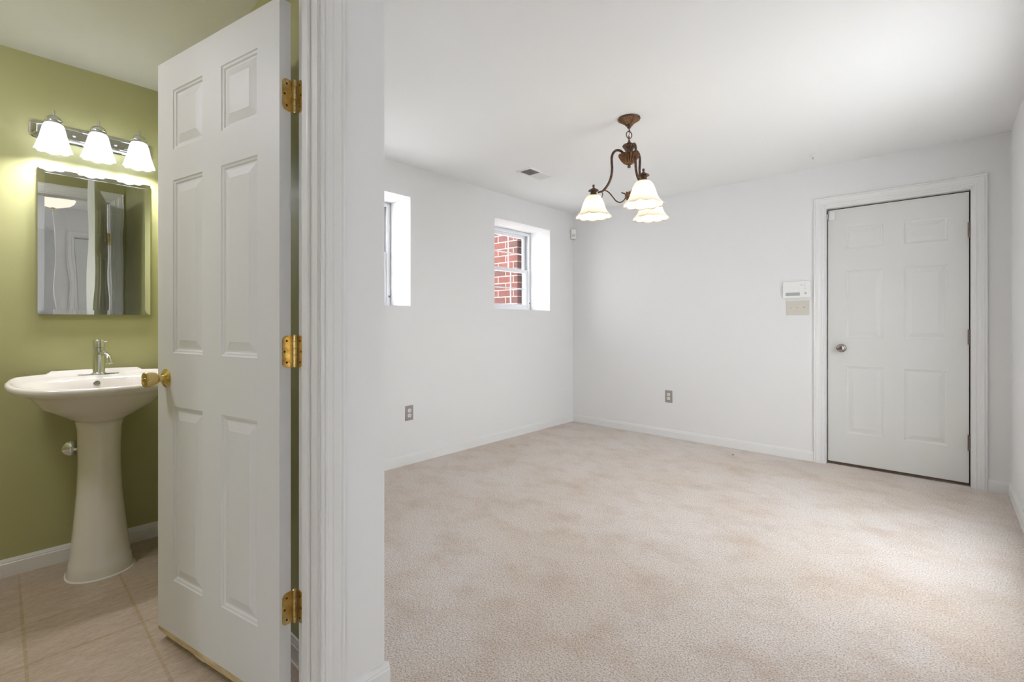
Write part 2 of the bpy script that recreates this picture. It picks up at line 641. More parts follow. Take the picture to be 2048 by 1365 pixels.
# bathroom doorway: jamb lining, stop, casings on both faces
FH = frame_xyz((HX, 0, 0), (0, 1, 0), (0, 0, 1), (1, 0, 0))
FB = frame_xyz((BX, 0, 0), (0, 1, 0), (0, 0, 1), (-1, 0, 0))
t1 = thing('trim_1', 'white casing and jamb round the bathroom doorway', None, (HX, JY, 0), kind='structure')
bm = B()
casing(bm, FH, JY0 - 0.008, JY + 0.008, 2.048, 0.0)
obj('casing', bm, M['trim'], t1)
bm = B()
casing(bm, FB, JY0 - 0.008, JY + 0.008, 2.048, ZT)
obj('casing', bm, M['trim'], t1)
bm = B()
box(bm, (BX, JY, ZT), (HX, JY + 0.015, 2.055))
box(bm, (BX, JY0 - 0.015, ZT), (HX, JY0, 2.055))
box(bm, (BX, JY0, 2.040), (HX, JY, 2.055))
obj('jamb', bm, M['trim'], t1)
bm = B()
sx0, sx1 = BX + 0.040, BX + 0.076
box(bm, (sx0, JY - 0.010, ZT), (sx1, JY, 2.040), bevel=0.003)
box(bm, (sx0, JY0, ZT), (sx1, JY0 + 0.010, 2.040), bevel=0.003)
box(bm, (sx0, JY0, 2.030), (sx1, JY, 2.040), bevel=0.003)
obj('door_stop', bm, M['trim'], t1)


# ------------------------------------------------------------------ six panel doors
def panel_door(F, w, z0, z1, thick, cols, rows, depth=0.008, two_sided=True, edge_lip=0.0, raised=0.0062):
    """F(s, n, z); face at n=0, back at n=-thick. cols/rows are (a, b) ranges of panels"""
    bm = B()

    def face(n0, sgn):
        ss = sorted(set([0, w] + [c for q in cols for c in q]))
        zs = sorted(set([z0, z1] + [c for q in rows for c in q]))
        for i in range(len(ss) - 1):
            for j in range(len(zs) - 1):
                a, b, c, d = ss[i], ss[i + 1], zs[j], zs[j + 1]
                if (a, b) in cols and (c, d) in rows:
                    prof = [(0, 0), (0.003, 0.0), (0.006, 0.003), (0.012, 0.0045), (0.016, depth), (0.021, depth), (0.046, depth - raised), (0.048, depth - raised - 0.0008)]
                    rings = []
                    for ins, dp in prof:
                        n_ = n0 - sgn * dp
                        rings.append([F(a + ins, n_, c + ins), F(b - ins, n_, c + ins), F(b - ins, n_, d - ins), F(a + ins, n_, d - ins)])
                    loft(bm, rings, True, False, True)
                else:
                    bm.faces.new([bm.verts.new(F(*q)) for q in ((a, n0, c), (b, n0, c), (b, n0, d), (a, n0, d))])
    face(0, 1)
    face(-thick, -1)
    for q in (((0, 0, z0), (0, -thick, z0), (0, -thick, z1), (0, 0, z1)), ((w, 0, z0), (w, -thick, z0), (w, -thick, z1), (w, 0, z1)),
              ((0, 0, z0), (w, 0, z0), (w, -thick, z0), (0, -thick, z0)), ((0, 0, z1), (w, 0, z1), (w, -thick, z1), (0, -thick, z1))):
        bm.faces.new([bm.verts.new(F(*p_)) for p_ in q])
    bmesh.ops.remove_doubles(bm, verts=bm.verts, dist=1e-5)
    return bm


# the open bathroom door
DP = Vector((-1.379, 0.5354, 0))
DD = Vector((-0.9777, -0.2101, 0)).normalized()
DN = Vector((0.2101, -0.9777, 0)).normalized()
FD = frame_xyz(DP, DD, DN, (0, 0, 1))
DW = 0.709
d1 = thing('door_1', 'white six panel bathroom door standing open, brass knob and hinges', None, (DP.x, DP.y, 0), kind='structure')
obj('door_leaf', panel_door(FD, DW, 0.022, 2.025, 0.035, [(0.102, 0.302), (0.406, 0.605)], [(0.207, 0.817), (0.996, 1.600), (1.702, 1.914)]),
    M['door'], d1)
# raw, chipped strip of wood where the foot of the door was cut
bm = B()
random.seed(4)
N = 60
top, bot = [], []
for i in range(N + 1):
    s = DW * i / N
    zt = 0.0225 + 0.0018 * random.random()
    zb = 0.001 + 0.0015 * random.random()
    if 0.40 < s < 0.46:
        zb -= 0.003
    if s > 0.63:
        zb += (s - 0.63) * 0.05
    top.append(zt)
    bot.append(zb)
for n0, n1 in ((-0.0005, -0.0345),):
    rings = []
    for i in range(N + 1):
        s = 0.0005 + (DW - 0.001) * i / N
        rings.append([FD(s, n0, top[i]), FD(s, n0 + 0.0012 if 8 < i < 40 else n0, bot[i]), FD(s, n1, bot[i]), FD(s, n1, top[i])])
    loft(bm, rings, True, True, True)
tag(obj('raw_wood_strip', bm, M['raw_wood'], d1), 'raw chipped wood strip along the foot of the door')


def door_knob(parent, F, s, z, n0, sgn, m, brass=True):
    """rose, neck and knob with a button"""
    c = F(s, n0, z)
    ax = (F(s, n0 + sgn, z) - c).normalized()
    bm = B()
    lathe(bm, c, [(0.033, 0), (0.033, 0.003), (0.029, 0.006), (0.020, 0.0095), (0.0165, 0.012), (0.0165, 0.013)], 40, ax)
    k = obj('door_knob', bm, m, parent, smooth=35)
    bm = B()
    lathe(bm, c, [(0.0125, 0.010), (0.0125, 0.026), (0.0155, 0.027), (0.020, 0.031), (0.0225, 0.037), (0.0258, 0.057), (0.0262, 0.062), (0.0245, 0.066),
                  (0.016, 0.0675), (0.0155, 0.0655), (0.007, 0.0655)], 40, ax)
    obj('knob_grip', bm, m, k, smooth=35)
    bm = B()
    lathe(bm, c, [(0.0065, 0.064), (0.0065, 0.0695), (0.004, 0.0705)], 16, ax)
    obj('knob_button', bm, m, k, smooth=35)
    return k


door_knob(d1, FD, 0.648, 0.909, 0.0, 1, M['brass'])
door_knob(d1, FD, 0.648, 0.909, -0.035, -1, M['brass'])
bm = B()
obox(bm, FD, (DW - 0.001, -0.029, 0.88), (DW + 0.001, -0.006, 0.938))
obj('latch_plate', bm, M['brass'], d1)

PIN = Vector((-1.3805, 0.5785, 0))


def hinge(parent, z, F_leaf, jamb_face, m, pin=PIN, hh=0.0455):
    """leaf on the door edge, barrel, leaf on the jamb"""
    bm = B()
    r = 0.014
    # outline of a leaf with two rounded corners: a from barrel outward
    def leaf(Fl, w):
        pts = [(0, -hh)]
        for k in range(7):
            a = -PI / 2 + k * PI / 12
            pts.append((w - r + r * math.cos(a), -hh + r + r * math.sin(a)))
        for k in range(7):
            a = k * PI / 12
            pts.append((w - r + r * math.cos(a), hh - r + r * math.sin(a)))
        pts.append((0, hh))
        loft(bm, [[Fl(a, b, t) for a, b in pts] for t in (0, 0.0022)], True, True, True)
        holes = [(w * 0.55, hh * 0.68), (w * 0.78, 0), (w * 0.55, -hh * 0.68)]
        return holes
    out = []
    for Fl, w in ((F_leaf, 0.030), (jamb_face, 0.030)):
        out += [(Fl, q) for q in leaf(Fl, w)]
    h_ = obj('hinge', bm, m, parent)
    bm = B()
    zz = [-hh, -hh * 0.62, -hh * 0.2, hh * 0.2, hh * 0.62, hh]
    for a, b in zip(zz, zz[1:]):
        lathe(bm, (pin.x, pin.y, z + a + 0.0004), [(0.0052, 0), (0.0056, 0.0004), (0.0056, b - a - 0.0012), (0.0052, b - a - 0.0008)], 18)
    lathe(bm, (pin.x, pin.y, z + hh), [(0.0045, -0.001), (0.006, 0.0005), (0.006, 0.002), (0.003, 0.0035)], 18)
    lathe(bm, (pin.x, pin.y, z - hh), [(0.0035, -0.0025), (0.0045, 0.0), (0.0045, 0.002)], 18)
    obj('hinge_pin', bm, m, h_, smooth=35)
    for Fl, (a, b) in out:
        bm = B()
        c = Fl(a, b, 0.0021)
        lathe(bm, c, [(0.0032, 0), (0.0030, 0.0008), (0.001, 0.0004)], 12, (Fl(a, b, 1) - c))
        obj('screw', bm, M['screw'], h_)
    return h_


for z in (1.756, 1.020, 0.284):
    # door leaf plate lies on the hinge edge: runs from the back corner towards the hall face
    Fl = (lambda z: (lambda a, b, t: FD(-0.0 - t, -0.0375 + 0.0 + a, z + b)))(z)
    Fj = (lambda z: (lambda a, b, t: Vector((BX - 0.004 + a, JY - t, z + b))))(z)
    hinge(d1, z, Fl, Fj, M['brass_hinge'])

# the outside door
YD = YB + 0.050
FX = frame_xyz((-0.666, YD, 0), (1, 0, 0), (0, -1, 0), (0, 0, 1))
d2 = thing('door_2', 'white six panel outside door, closed, nickel knob on its left', None, (-0.266, YD, 0), kind='structure')
obj('door_leaf', panel_door(FX, 0.801, 0.019, 1.996, 0.044, [(0.114, 0.345), (0.460, 0.698)], [(0.249, 0.774), (0.986, 1.513), (1.676, 1.849)], depth=0.006, raised=0.0045),
    M['ext_door'], d2)
k = (lambda c: c)(None)
bm = B()
c = FX(0.0875, 0, 0.911)
lathe(bm, c, [(0.032, 0), (0.032, 0.004), (0.028, 0.008), (0.017, 0.011)], 36, (0, -1, 0))
k = obj('door_knob', bm, M['nickel'], d2, smooth=35)
bm = B()
lathe(bm, c, [(0.011, 0.008), (0.011, 0.028), (0.018, 0.032), (0.026, 0.040), (0.0275, 0.050), (0.023, 0.058), (0.012, 0.0615), (0.011, 0.060), (0.003, 0.060)], 36, (0, -1, 0))
obj('knob_grip', bm, M['nickel'], k, smooth=35)
for z in (1.735, 1.011, 0.294):
    bm = B()
    px_, py_ = 0.1375, YD - 0.020
    for a, b in ((-0.052, -0.036), (-0.0355, -0.012), (-0.0115, 0.012), (0.0125, 0.0355), (0.036, 0.052)):
        lathe(bm, (px_, py_, z + a), [(0.0080, 0), (0.0090, 0.0005), (0.0090, b - a - 0.0005), (0.0080, b - a)], 18)
    box(bm, (0.1350, py_, z - 0.050), (0.1415, YD + 0.02, z + 0.050))
    obj('hinge', bm, M['pewter'], d2, smooth=35)
bm = B()
obox(bm, FX, (0.002, -0.043, 0.0095), (0.799, -0.004, 0.019))
tag(obj('door_sweep', bm, M['pewter'], d2), 'dull metal sweep along the foot of the door')
# scuffs low on the left panel
M['scuff'] = mat('grey_scuff', rgb(168, 164, 158), 0.7)
for s0, s1, z_, h_ in ((0.166, 0.186, 0.325, 0.0022), (0.190, 0.196, 0.329, 0.003), (0.204, 0.222, 0.322, 0.0018), (0.229, 0.238, 0.319, 0.0022)):
    bm = B()
    obox(bm, FX, (s0, -0.0028, z_), (s1, -0.0018, z_ + h_))
    obj('scuff_mark', bm, M['scuff'], d2)

FK = frame_xyz((0, YB, 0), (1, 0, 0), (0, 0, 1), (0, -1, 0))
t2 = thing('trim_2', 'white casing and jamb round the outside door', None, (-0.266, YB, 0), kind='structure')
bm = B()
casing(bm, FK, DX0 - 0.010, DX1 + 0.008, DZ + 0.008, 0.0, 0.072)
obj('casing', bm, M['trim'], t2)
bm = B()
box(bm, (DX0 - 0.02, YB, -0.01), (DX0, YB + 0.14, DZ + 0.02))
box(bm, (DX1, YB, -0.01), (DX1 + 0.02, YB + 0.14, DZ + 0.02))
box(bm, (DX0, YB, DZ - 0.004), (DX1, YB + 0.14, DZ + 0.02))
obj('jamb', bm, M['trim'], t2)
bm = B()
ys = YD + 0.020
box(bm, (DX0, ys, 0.0), (DX0 + 0.018, YB + 0.13, DZ - 0.004))  # weatherstrip doubles as dark backing for the shade in the door gaps
box(bm, (DX1 - 0.018, ys, 0.0), (DX1, YB + 0.13, DZ - 0.004))
box(bm, (DX0, ys, DZ - 0.022), (DX1, YB + 0.13, DZ - 0.004))
tag(obj('weatherstrip', bm, M['dark'], t2), 'dark weatherstrip backing that stands for shade in the gaps round the door')
bm = B()
box(bm, (DX0, YD - 0.012, -0.01), (DX1, YB + 0.14, 0.009), bevel=0.002)
tag(obj('threshold', bm, M['pewter'], t2), 'dull metal threshold under the outside door')

# hall closet door, seen only in the mirror
FC = frame_xyz((0.80, CY0, 0), (0, 1, 0), (-1, 0, 0), (0, 0, 1))
d3 = thing('door_3', 'white six panel closet door in the hall, closed', None, (0.80, CY0, 0), kind='structure')
obj('door_leaf', panel_door(FC, CY1 - CY0 - 0.03 - 0.008, 0.015, 2.025, 0.035, [(0.102, 0.302), (0.386, 0.586)], [(0.207, 0.817), (0.996, 1.600), (1.702, 1.914)]).copy()
    if False else (lambda b_: (bmesh.ops.translate(b_, verts=b_.verts, vec=(0, 0.019, 0)), b_)[1])(
        panel_door(FC, CY1 - CY0 - 0.038, 0.015, 2.025, 0.035, [(0.102, 0.302), (0.386, 0.586)], [(0.207, 0.817), (0.996, 1.600), (1.702, 1.914)])),
    M['door'], d3)
FCC = frame_xyz((0.78, 0, 0), (0, 1, 0), (0, 0, 1), (-1, 0, 0))
t3 = thing('trim_3', 'white casing round the hall closet door', None, (0.78, CY0, 0), kind='structure')
bm = B()
casing(bm, FCC, CY0 + 0.007, CY1 - 0.007, 2.043, 0.0)
obj('casing', bm, M['trim'], t3)
bm = B()
box(bm, (0.78, CY0, 0), (0.90, CY0 + 0.015, 2.05))
box(bm, (0.78, CY1 - 0.015, 0), (0.90, CY1, 2.05))
box(bm, (0.78, CY0, 2.035), (0.90, CY1, 2.05))
obj('jamb', bm, M['trim'], t3)


# ------------------------------------------------------------------ windows
def window(name, wy, label):
    y0, y1, z0, z1 = wy
    xf, xb = XL - 0.28, XL - 0.375
    t = thing(name, label, None, (XL - 0.33, (y0 + y1) / 2, z0), kind='structure')
    fw = 0.030
    bm = B()

    def ringbox(a, b, c, d, wd, xa, xb_, bv=0.002):
        box(bm, (xb_, a, c), (xa, a + wd, d), bevel=bv)
        box(bm, (xb_, b - wd, c), (xa, b, d), bevel=bv)
        box(bm, (xb_, a + wd, c), (xa, b - wd, c + wd), bevel=bv)
        box(bm, (xb_, a + wd, d - wd), (xa, b - wd, d), bevel=bv)
    ringbox(y0, y1, z0, z1, fw, xf, xb)
    ringbox(y0 + 0.012, y1 - 0.012, z0 + 0.012, z1 - 0.012, 0.024, xf + 0.006, xf - 0.004)
    obj('window_frame', bm, M['vinyl'], t)
    bm = B()
    box(bm, (xf - 0.036, y1 - fw - 0.004, z0 + 0.45), (xf - 0.008, y1 - fw + 0.0005, z1 - fw))
    box(bm, (xf - 0.036, y0 + fw - 0.0005, z0 + 0.45), (xf - 0.008, y0 + fw + 0.004, z1 - fw))
    obj('sash_track', bm, M['track'], t)
    zm = (z0 + z1) / 2 + 0.005
    for part, c, d, xa, sw in (('upper_sash', zm - 0.018, z1 - fw, xf - 0.040, 0.034), ('lower_sash', z0 + fw, zm + 0.018, xf - 0.006, 0.040)):
        bm = B()
        a, b = y0 + fw + 0.001, y1 - fw - 0.001
        ringbox(a, b, c, d, sw, xa, xa - 0.028, 0.003)
        s = obj(part, bm, M['vinyl'], t)
        bm = B()
        box(bm, (xa - 0.018, a + sw - 0.004, c + sw - 0.004), (xa - 0.013, b - sw + 0.004, d - sw + 0.004))
        obj('pane', bm, M['glass'], s)
        bm = B()
        ym, zz = (a + b) / 2, (c + d) / 2
        for yq in (a + (b - a) / 3, a + 2 * (b - a) / 3):
            box(bm, (xa - 0.0185, yq - 0.007, c + sw), (xa - 0.0125, yq + 0.007, d - sw))
        box(bm, (xa - 0.0187, a + sw, zz - 0.007), (xa - 0.0123, b - sw, zz + 0.007))
        obj('glazing_bar', bm, M['glazing_bar'], s)
    # tilt latch low on the right jamb
    bm = B()
    zl = z0 + 0.085
    box(bm, (xf - 0.005, y1 - 0.028, zl - 0.012), (xf + 0.010, y1 - 0.010, zl + 0.040), bevel=0.003)
    l_ = obj('latch', bm, M['vinyl'], t)
    bm = B()
    lathe(bm, (xf + 0.009, y1 - 0.019, zl), [(0.008, 0), (0.008, 0.006), (0.004, 0.008)], 16, (1, 0, 0))
    tag(obj('latch_hook', bm, M['nickel'], l_), 'dark metal latch hook')
    return t


window('window_1', W1, 'deep set white window partly hidden by the bathroom partition')
window('window_2', W2, 'deep set white window looking onto red brick')

# unseen window added in the right wall to brighten the room with daylight
t = thing('added_window', 'unseen white framed window added in the right wall to brighten the room', None, (XR, (W3[0] + W3[1]) / 2, 0), kind='structure')
bm = B()
ymid = (W3[0] + W3[1]) / 2
for a, b, c, d in ((W3[0], W3[0] + 0.06, W3[2], W3[3]), (W3[1] - 0.06, W3[1], W3[2], W3[3]), (ymid - 0.04, ymid + 0.04, W3[2], W3[3]),
                   (W3[0], W3[1], W3[2], W3[2] + 0.07), (W3[0], W3[1], W3[3] - 0.06, W3[3])):
    box(bm, (XR + 0.03, a, c), (XR + 0.09, b, d), bevel=0.003)
obj('window_frame', bm, M['vinyl'], t)
bm = B()
box(bm, (XR + 0.055, W3[0] + 0.05, W3[2] + 0.06), (XR + 0.061, W3[1] - 0.05, W3[3] - 0.05))
obj('pane', bm, M['glass'], t)

# outside: brick return beside window 2 and the ground
bm = B()
box(bm, (-5.6, 3.875, 0.2), (XL - EW, 4.10, 4.2))
struct('wall_outside', bm, M['brick'], label='red brick wall outside the window')
bm = B()
box(bm, (-12, -6, 0.75), (XL - EW, 14, 0.85))
box(bm, (XR + 0.13, 1.75, -0.3), (14, 14, -0.2))  # unseen slab added to shape the daylight bounced onto the ceiling
struct('ground_outside', bm, M['ground'], label='pale ground outside below the windows, right part added to bounce daylight')

# ------------------------------------------------------------------ ceiling vent
VX0, VX1, VY0, VY1 = -2.556, -2.400, 2.838, 3.146
vent = thing('ceiling_vent', 'white metal air register in the ceiling near the window wall', 'vent', ((VX0 + VX1) / 2, (VY0 + VY1) / 2, ZC))
bm = B()
fw = 0.022
zt_, zb_ = ZC, ZC - 0.006
for lo, hi in (((VX0, VY0), (VX1, VY0 + fw)), ((VX0, VY1 - fw), (VX1, VY1)), ((VX0, VY0 + fw), (VX0 + fw, VY1 - fw)), ((VX1 - fw, VY0 + fw), (VX1, VY1 - fw)),
               ((VX0 + fw, (VY0 + VY1) / 2 - 0.005), (VX1 - fw, (VY0 + VY1) / 2 + 0.005))):
    box(bm, (lo[0], lo[1], zb_), (hi[0], hi[1], zt_), bevel=0.0015)
obj('register_frame', bm, M['plastic'], vent)
bm = B()
box(bm, (VX0 + 0.01, VY0 + 0.01, ZC - 0.0015), (VX1 - 0.01, VY1 - 0.01, ZC - 0.0003))  # flat dark sheet under the ceiling stands in for shade in the duct
obj('duct_shade_sheet', bm, M['vent_dark'], vent)
ym = (VY0 + VY1) / 2
for a, b, tilt in ((VY0 + fw, ym - 0.005, -1), (ym + 0.005, VY1 - fw, 1)):
    n = 9
    for i in range(n):
        y = a + (b - a) * (i + 0.5) / n
        F = frame_xyz((0, y, ZC - 0.0042), (1, 0, 0), (0, math.cos(0.6), -math.sin(0.6) * tilt), (0, math.sin(0.6) * tilt, math.cos(0.6)))
        bm = B()
        wd = 0.0026 if tilt == -1 else 0.0058
        obox(bm, F, (VX0 + fw, -wd, -0.0004), (VX1 - fw, wd, 0.0004))
        obj('slat', bm, M['plastic'], vent)

# sprinkler head
sp_ = thing('sprinkler_head', 'small white fire sprinkler head on the ceiling above the outside door', 'sprinkler', (-0.70, 4.035, ZC))
bm = B()
lathe(bm, (-0.70, 4.035, ZC), [(0.030, 0), (0.030, -0.002), (0.022, -0.006), (0.012, -0.008)], 28)
obj('escutcheon', bm, M['plastic'], sp_, smooth=40)
bm = B()
lathe(bm, (-0.70, 4.035, ZC), [(0.009, -0.006), (0.009, -0.016), (0.006, -0.018)], 16)
tube(bm, spline([(-0.70, 4.023, ZC - 0.014), (-0.70, 4.020, ZC - 0.026), (-0.70, 4.033, ZC - 0.036)], 4), 0.0018, 6)
tube(bm, spline([(-0.70, 4.047, ZC - 0.014), (-0.70, 4.050, ZC - 0.026), (-0.70, 4.037, ZC - 0.036)], 4), 0.0018, 6)
obj('sprinkler_frame', bm, M['plastic'], sp_, smooth=40)
bm = B()
lathe(bm, (-0.70, 4.035, ZC), [(0.0025, -0.016), (0.0025, -0.036)], 10)
tag(obj('bulb_link', bm, M['slot'], sp_), 'dark trigger link')
bm = B()
lathe(bm, (-0.70, 4.035, ZC), [(0.004, -0.035), (0.013, -0.037), (0.013, -0.0385)], 20)
obj('deflector', bm, M['plastic'], sp_)

# ------------------------------------------------------------------ wall devices
def wall_plate(name, F, w, h, m, parent=None, t=0.005):
    bm = B()
    obox(bm, F, (-w / 2, -h / 2, 0), (w / 2, h / 2, t), bevel=0.002)
    return bm


def outlet(name, origin, u, out, label):
    F = frame_xyz(origin, u, (0, 0, 1), out)
    t = thing(name, label, 'outlet', origin, group='duplex wall outlets')
    obj('cover_plate', wall_plate('p', F, 0.072, 0.116, None), M['grey_plate'], t)
    for zc in (0.0195, -0.0195):
        bm = B()
        pts = []
        for k in range(28):
            a = 2 * PI * k / 28
            pts.append((0.0168 * math.cos(a), max(-0.0138, min(0.0138, 0.0172 * math.sin(a)))))
        loft(bm, [[F(a, b + zc, q) for a, b in pts] for q in (0.004, 0.0064)], True, True, True)
        s = obj('socket', bm, M['socket'], t)
        bm = B()
        obox(bm, F, (-0.0075, zc - 0.002, 0.0062), (-0.0050, zc + 0.0065, 0.0068))
        obox(bm, F, (0.0050, zc - 0.001, 0.0062), (0.0072, zc + 0.0065, 0.0068))
        lathe(bm, F(0, zc - 0.0075, 0.0062), [(0.0024, 0), (0.0024, 0.0006)], 12, Vector(out))
        obj('slot', bm, M['slot'], s)
    bm = B()
    lathe(bm, F(0, 0, 0.0045), [(0.003, 0), (0.0025, 0.0012)], 12, Vector(out))
    obj('screw', bm, M['socket'], t)
    return t


outlet('wall_outlet', (XL, 2.176, 0.400), (0, -1, 0), (1, 0, 0), 'grey plated double outlet low on the window wall, below the windows')
outlet('wall_outlet.001', (-1.955, YB, 0.395), (1, 0, 0), (0, -1, 0), 'grey plated double outlet low on the door wall, right of the corner')

# triple toggle switch
F = frame_xyz((-0.866, YB, 1.229), (1, 0, 0), (0, 0, 1), (0, -1, 0))
sw = thing('light_switch', 'almond three toggle light switch plate beside the outside door, below the keypad', 'light switch', (-0.866, YB, 1.229))
obj('switch_plate', wall_plate('p', F, 0.162, 0.116, None, t=0.006), M['almond'], sw)
for i, up in ((-1, 1), (0, 1), (1, 1)):
    bm = B()
    obox(bm, F, (i * 0.046 - 0.006, -0.012, 0.005), (i * 0.046 + 0.006, 0.012, 0.0068))
    tg = obj('toggle_slot', bm, M['almond'], sw)
    F2 = frame_xyz(F(i * 0.046, 0, 0.006), (1, 0, 0), (0, -math.sin(0.5), math.cos(0.5)), (0, -math.cos(0.5), -math.sin(0.5) * -1))
    bm = B()
    obox(bm, F2, (-0.0045, -0.004, 0), (0.0045, 0.004, 0.015), bevel=0.001)
    obj('toggle', bm, M['socket'], tg)
    for zz in (0.040, -0.040):
        bm = B()
        lathe(bm, F(i * 0.046, zz, 0.0055), [(0.0028, 0), (0.0024, 0.0012)], 10, (0, -1, 0))
        obj('screw', bm, M['almond'], sw)

# alarm keypad
F = frame_xyz((-0.868, YB, 1.376), (1, 0, 0), (0, 0, 1), (0, -1, 0))
kp = thing('alarm_keypad', 'white alarm keypad with grey display strip, above the light switch', 'keypad', (-0.868, YB, 1.376))
bm = B()
obox(bm, F, (-0.094, -0.062, 0), (0.094, 0.066, 0.018), bevel=0.003)
obj('keypad_body', bm, M['plastic'], kp)
bm = B()
F2 = frame_xyz(F(0, 0.004, 0.018), (1, 0, 0), (0, -0.05, 1), (0, -1, -0.05))
obox(bm, F2, (-0.098, -0.070, 0.0), (0.096, 0.062, 0.010), bevel=0.0025)
lid = obj('keypad_cover', bm, M['plastic'], kp)
bm = B()
obox(bm, F2, (-0.080, -0.052, 0.0095), (0.022, -0.026, 0.0106))
tag(obj('display', bm, M['display'], lid), 'grey display strip')
for i in range(3):
    bm = B()
    lathe(bm, F2(0.058, 0.048 - i * 0.0145, 0.0098), [(0.0022, 0), (0.0018, 0.0012)], 10, (0, -1, 0))
    obj('indicator', bm, M['slot'], lid)
bm = B()
obox(bm, F2, (0.026, 0.030, 0.0098), (0.044, 0.034, 0.0103))
obj('marking', bm, M['display'], lid)
bm = B()
obox(bm, F2, (0.054, 0.003, 0.0098), (0.066, 0.0065, 0.0103))
obj('marking', bm, M['display'], lid)
bm = B()
lathe(bm, F2(0.061, -0.034, 0.0098), [(0.0085, 0), (0.008, 0.0012)], 20, (0, -1, 0))
obj('button', bm, M['display'], lid)

# magnetic contact sensor on the outside door
cs = thing('door_contact_sensor', 'white magnetic contact sensor at the top left corner of the outside door', 'sensor', (-0.641, YD, 1.95))
bm = B()
obox(bm, FX, (0.006, 0.0, 1.913), (0.046, 0.014, 1.984), bevel=0.003)
obj('magnet', bm, M['plastic'], cs)
bm = B()
box(bm, (DX0, YD - 0.030, 1.925), (DX0 + 0.008, YD - 0.012, 1.965), bevel=0.002)
obj('reed_switch', bm, M['almond'], cs)

# motion detector in the corner
q = 1 / math.sqrt(2)
F = frame_xyz((XL + 0.034, YB - 0.034, 2.105), (q, q, 0), (0, 0, 1), (q, -q, 0))
md = thing('motion_detector', 'small white motion detector high in the corner between the window and door walls', 'motion detector', (XL + 0.034, YB - 0.034, 2.105))
bm = B()
pts = [(-0.030, -0.030), (0.030, -0.030), (0.030, 0.004), (0.022, 0.014), (-0.022, 0.014), (-0.030, 0.004)]
loft(bm, [[F(a, z, b) for a, b in pts] for z in (-0.052, 0.052)], True, True, True)
obj('detector_body', bm, M['plastic'], md)
bm = B()
pts = [(0.020 * math.cos(a), 0.013 + 0.005 * math.sin(a)) for a in [PI * k / 8 for k in range(9)]]
loft(bm, [[F(a, z, b) for a, b in pts] for z in (-0.034, -0.002)], True, True, True)
obj('lens', bm, M['almond'], md)

# scrap on the carpet
bm = B()
tube(bm, [(-1.297, 4.140, 0.003), (-1.290, 4.149, 0.004), (-1.281, 4.156, 0.003)], [0.001, 0.003, 0.001], 6)
tag(obj('carpet_scrap', bm, M['rubber'], org=(-1.29, 4.149, 0)), 'tiny dark scrap lying on the carpet near the door wall', 'scrap')

# ------------------------------------------------------------------ chandelier
CX, CYc = -1.393, 2.569


def CH(r, ang, z):
    """ang measured in the camera-free frame: 0 = along RT, 90 = along FW"""
    a = math.radians(ang)
    p_ = Vector((CX, CYc, 0)) + RT * (r * math.cos(a)) + FW * (r * math.sin(a))
    return Vector((p_.x, p_.y, z))


chd = thing('chandelier', 'bronze three arm chandelier with frosted bell shades hanging from the ceiling', 'chandelier', (CX, CYc, ZC))


def fluted(n, amt):
    return lambda a, k, r, h: (r * (1 - amt * abs(math.sin(a * n / 2)) ** 0.5 * 1.0 + amt * 0.5), h)


bm = B()
lathe(bm, (CX, CYc, ZC), [(0.060, 0), (0.066, -0.002), (0.067, -0.006), (0.064, -0.010)], 60)
can = obj('canopy', bm, M['bronze'], chd, smooth=40)
bm = B()
lathe(bm, (CX, CYc, ZC), [(0.062, -0.009), (0.050, -0.018), (0.034, -0.030), (0.022, -0.041)], 144, flute=fluted(30, 0.16))
obj('canopy_flutes', bm, M['bronze_flute'], can)
bm = B()
lathe(bm, (CX, CYc, ZC), [(0.020, -0.040), (0.023, -0.043), (0.018, -0.047), (0.013, -0.052), (0.011, -0.058), (0.007, -0.062)], 30)
obj('canopy_tip', bm, M['bronze'], can, smooth=40)

# chain: three open links
def chain_link(z, turn, a=0.013, b=0.019, rr=0.0024):
    u = Vector((math.cos(turn), math.sin(turn), 0))
    bm = B()
    pts = [Vector((CX, CYc, z)) + u * (a * math.cos(2 * PI * k / 24)) + Vector((0, 0, b * math.sin(2 * PI * k / 24))) for k in range(25)]
    tube(bm, pts, rr, 8, False)
    obj('chain_link', bm, M['bronze'], chd, smooth='all')


chain_link(ZC - 0.070, YAW + 1.3, 0.009, 0.014)
chain_link(ZC - 0.100, YAW + 0.35, 0.019, 0.022, 0.003)
chain_link(ZC - 0.124, YAW + 1.7, 0.009, 0.014)
bm = B()
tube(bm, spline([(CX, CYc, ZC - 0.06), (CX + 0.009, CYc - 0.005, ZC - 0.085), (CX - 0.007, CYc + 0.005, ZC - 0.11), (CX, CYc, ZC - 0.142)], 6), 0.0018, 6)
obj('lamp_cord', bm, M['bronze'], chd, smooth='all')

bm = B()
lathe(bm, (CX, CYc, 0), [(0.004, 2.208), (0.007, 2.205), (0.008, 2.198), (0.012, 2.193), (0.010, 2.189), (0.022, 2.186), (0.036, 2.180), (0.040, 2.173), (0.038, 2.168),
                         (0.028, 2.155), (0.021, 2.140), (0.018, 2.128), (0.017, 2.110)], 40)
hub = obj('hub', bm, M['bronze'], chd, smooth=40)
bm = B()
lathe(bm, (CX, CYc, 0), [(0.030, 2.121), (0.056, 2.122), (0.058, 2.118), (0.052, 2.104), (0.043, 2.088), (0.031, 2.072), (0.018, 2.063), (0.010, 2.060)], 120, flute=fluted(20, 0.24))
obj('fluted_bowl', bm, M['bronze_flute'], hub)
bm = B()
lathe(bm, (CX, CYc, 0), [(0.013, 2.066), (0.013, 2.060), (0.007, 2.058), (0.006, 2.056), (0.010, 2.052), (0.0105, 2.047), (0.008, 2.042), (0.001, 2.039)], 24)
obj('finial', bm, M['bronze'], hub, smooth=50)

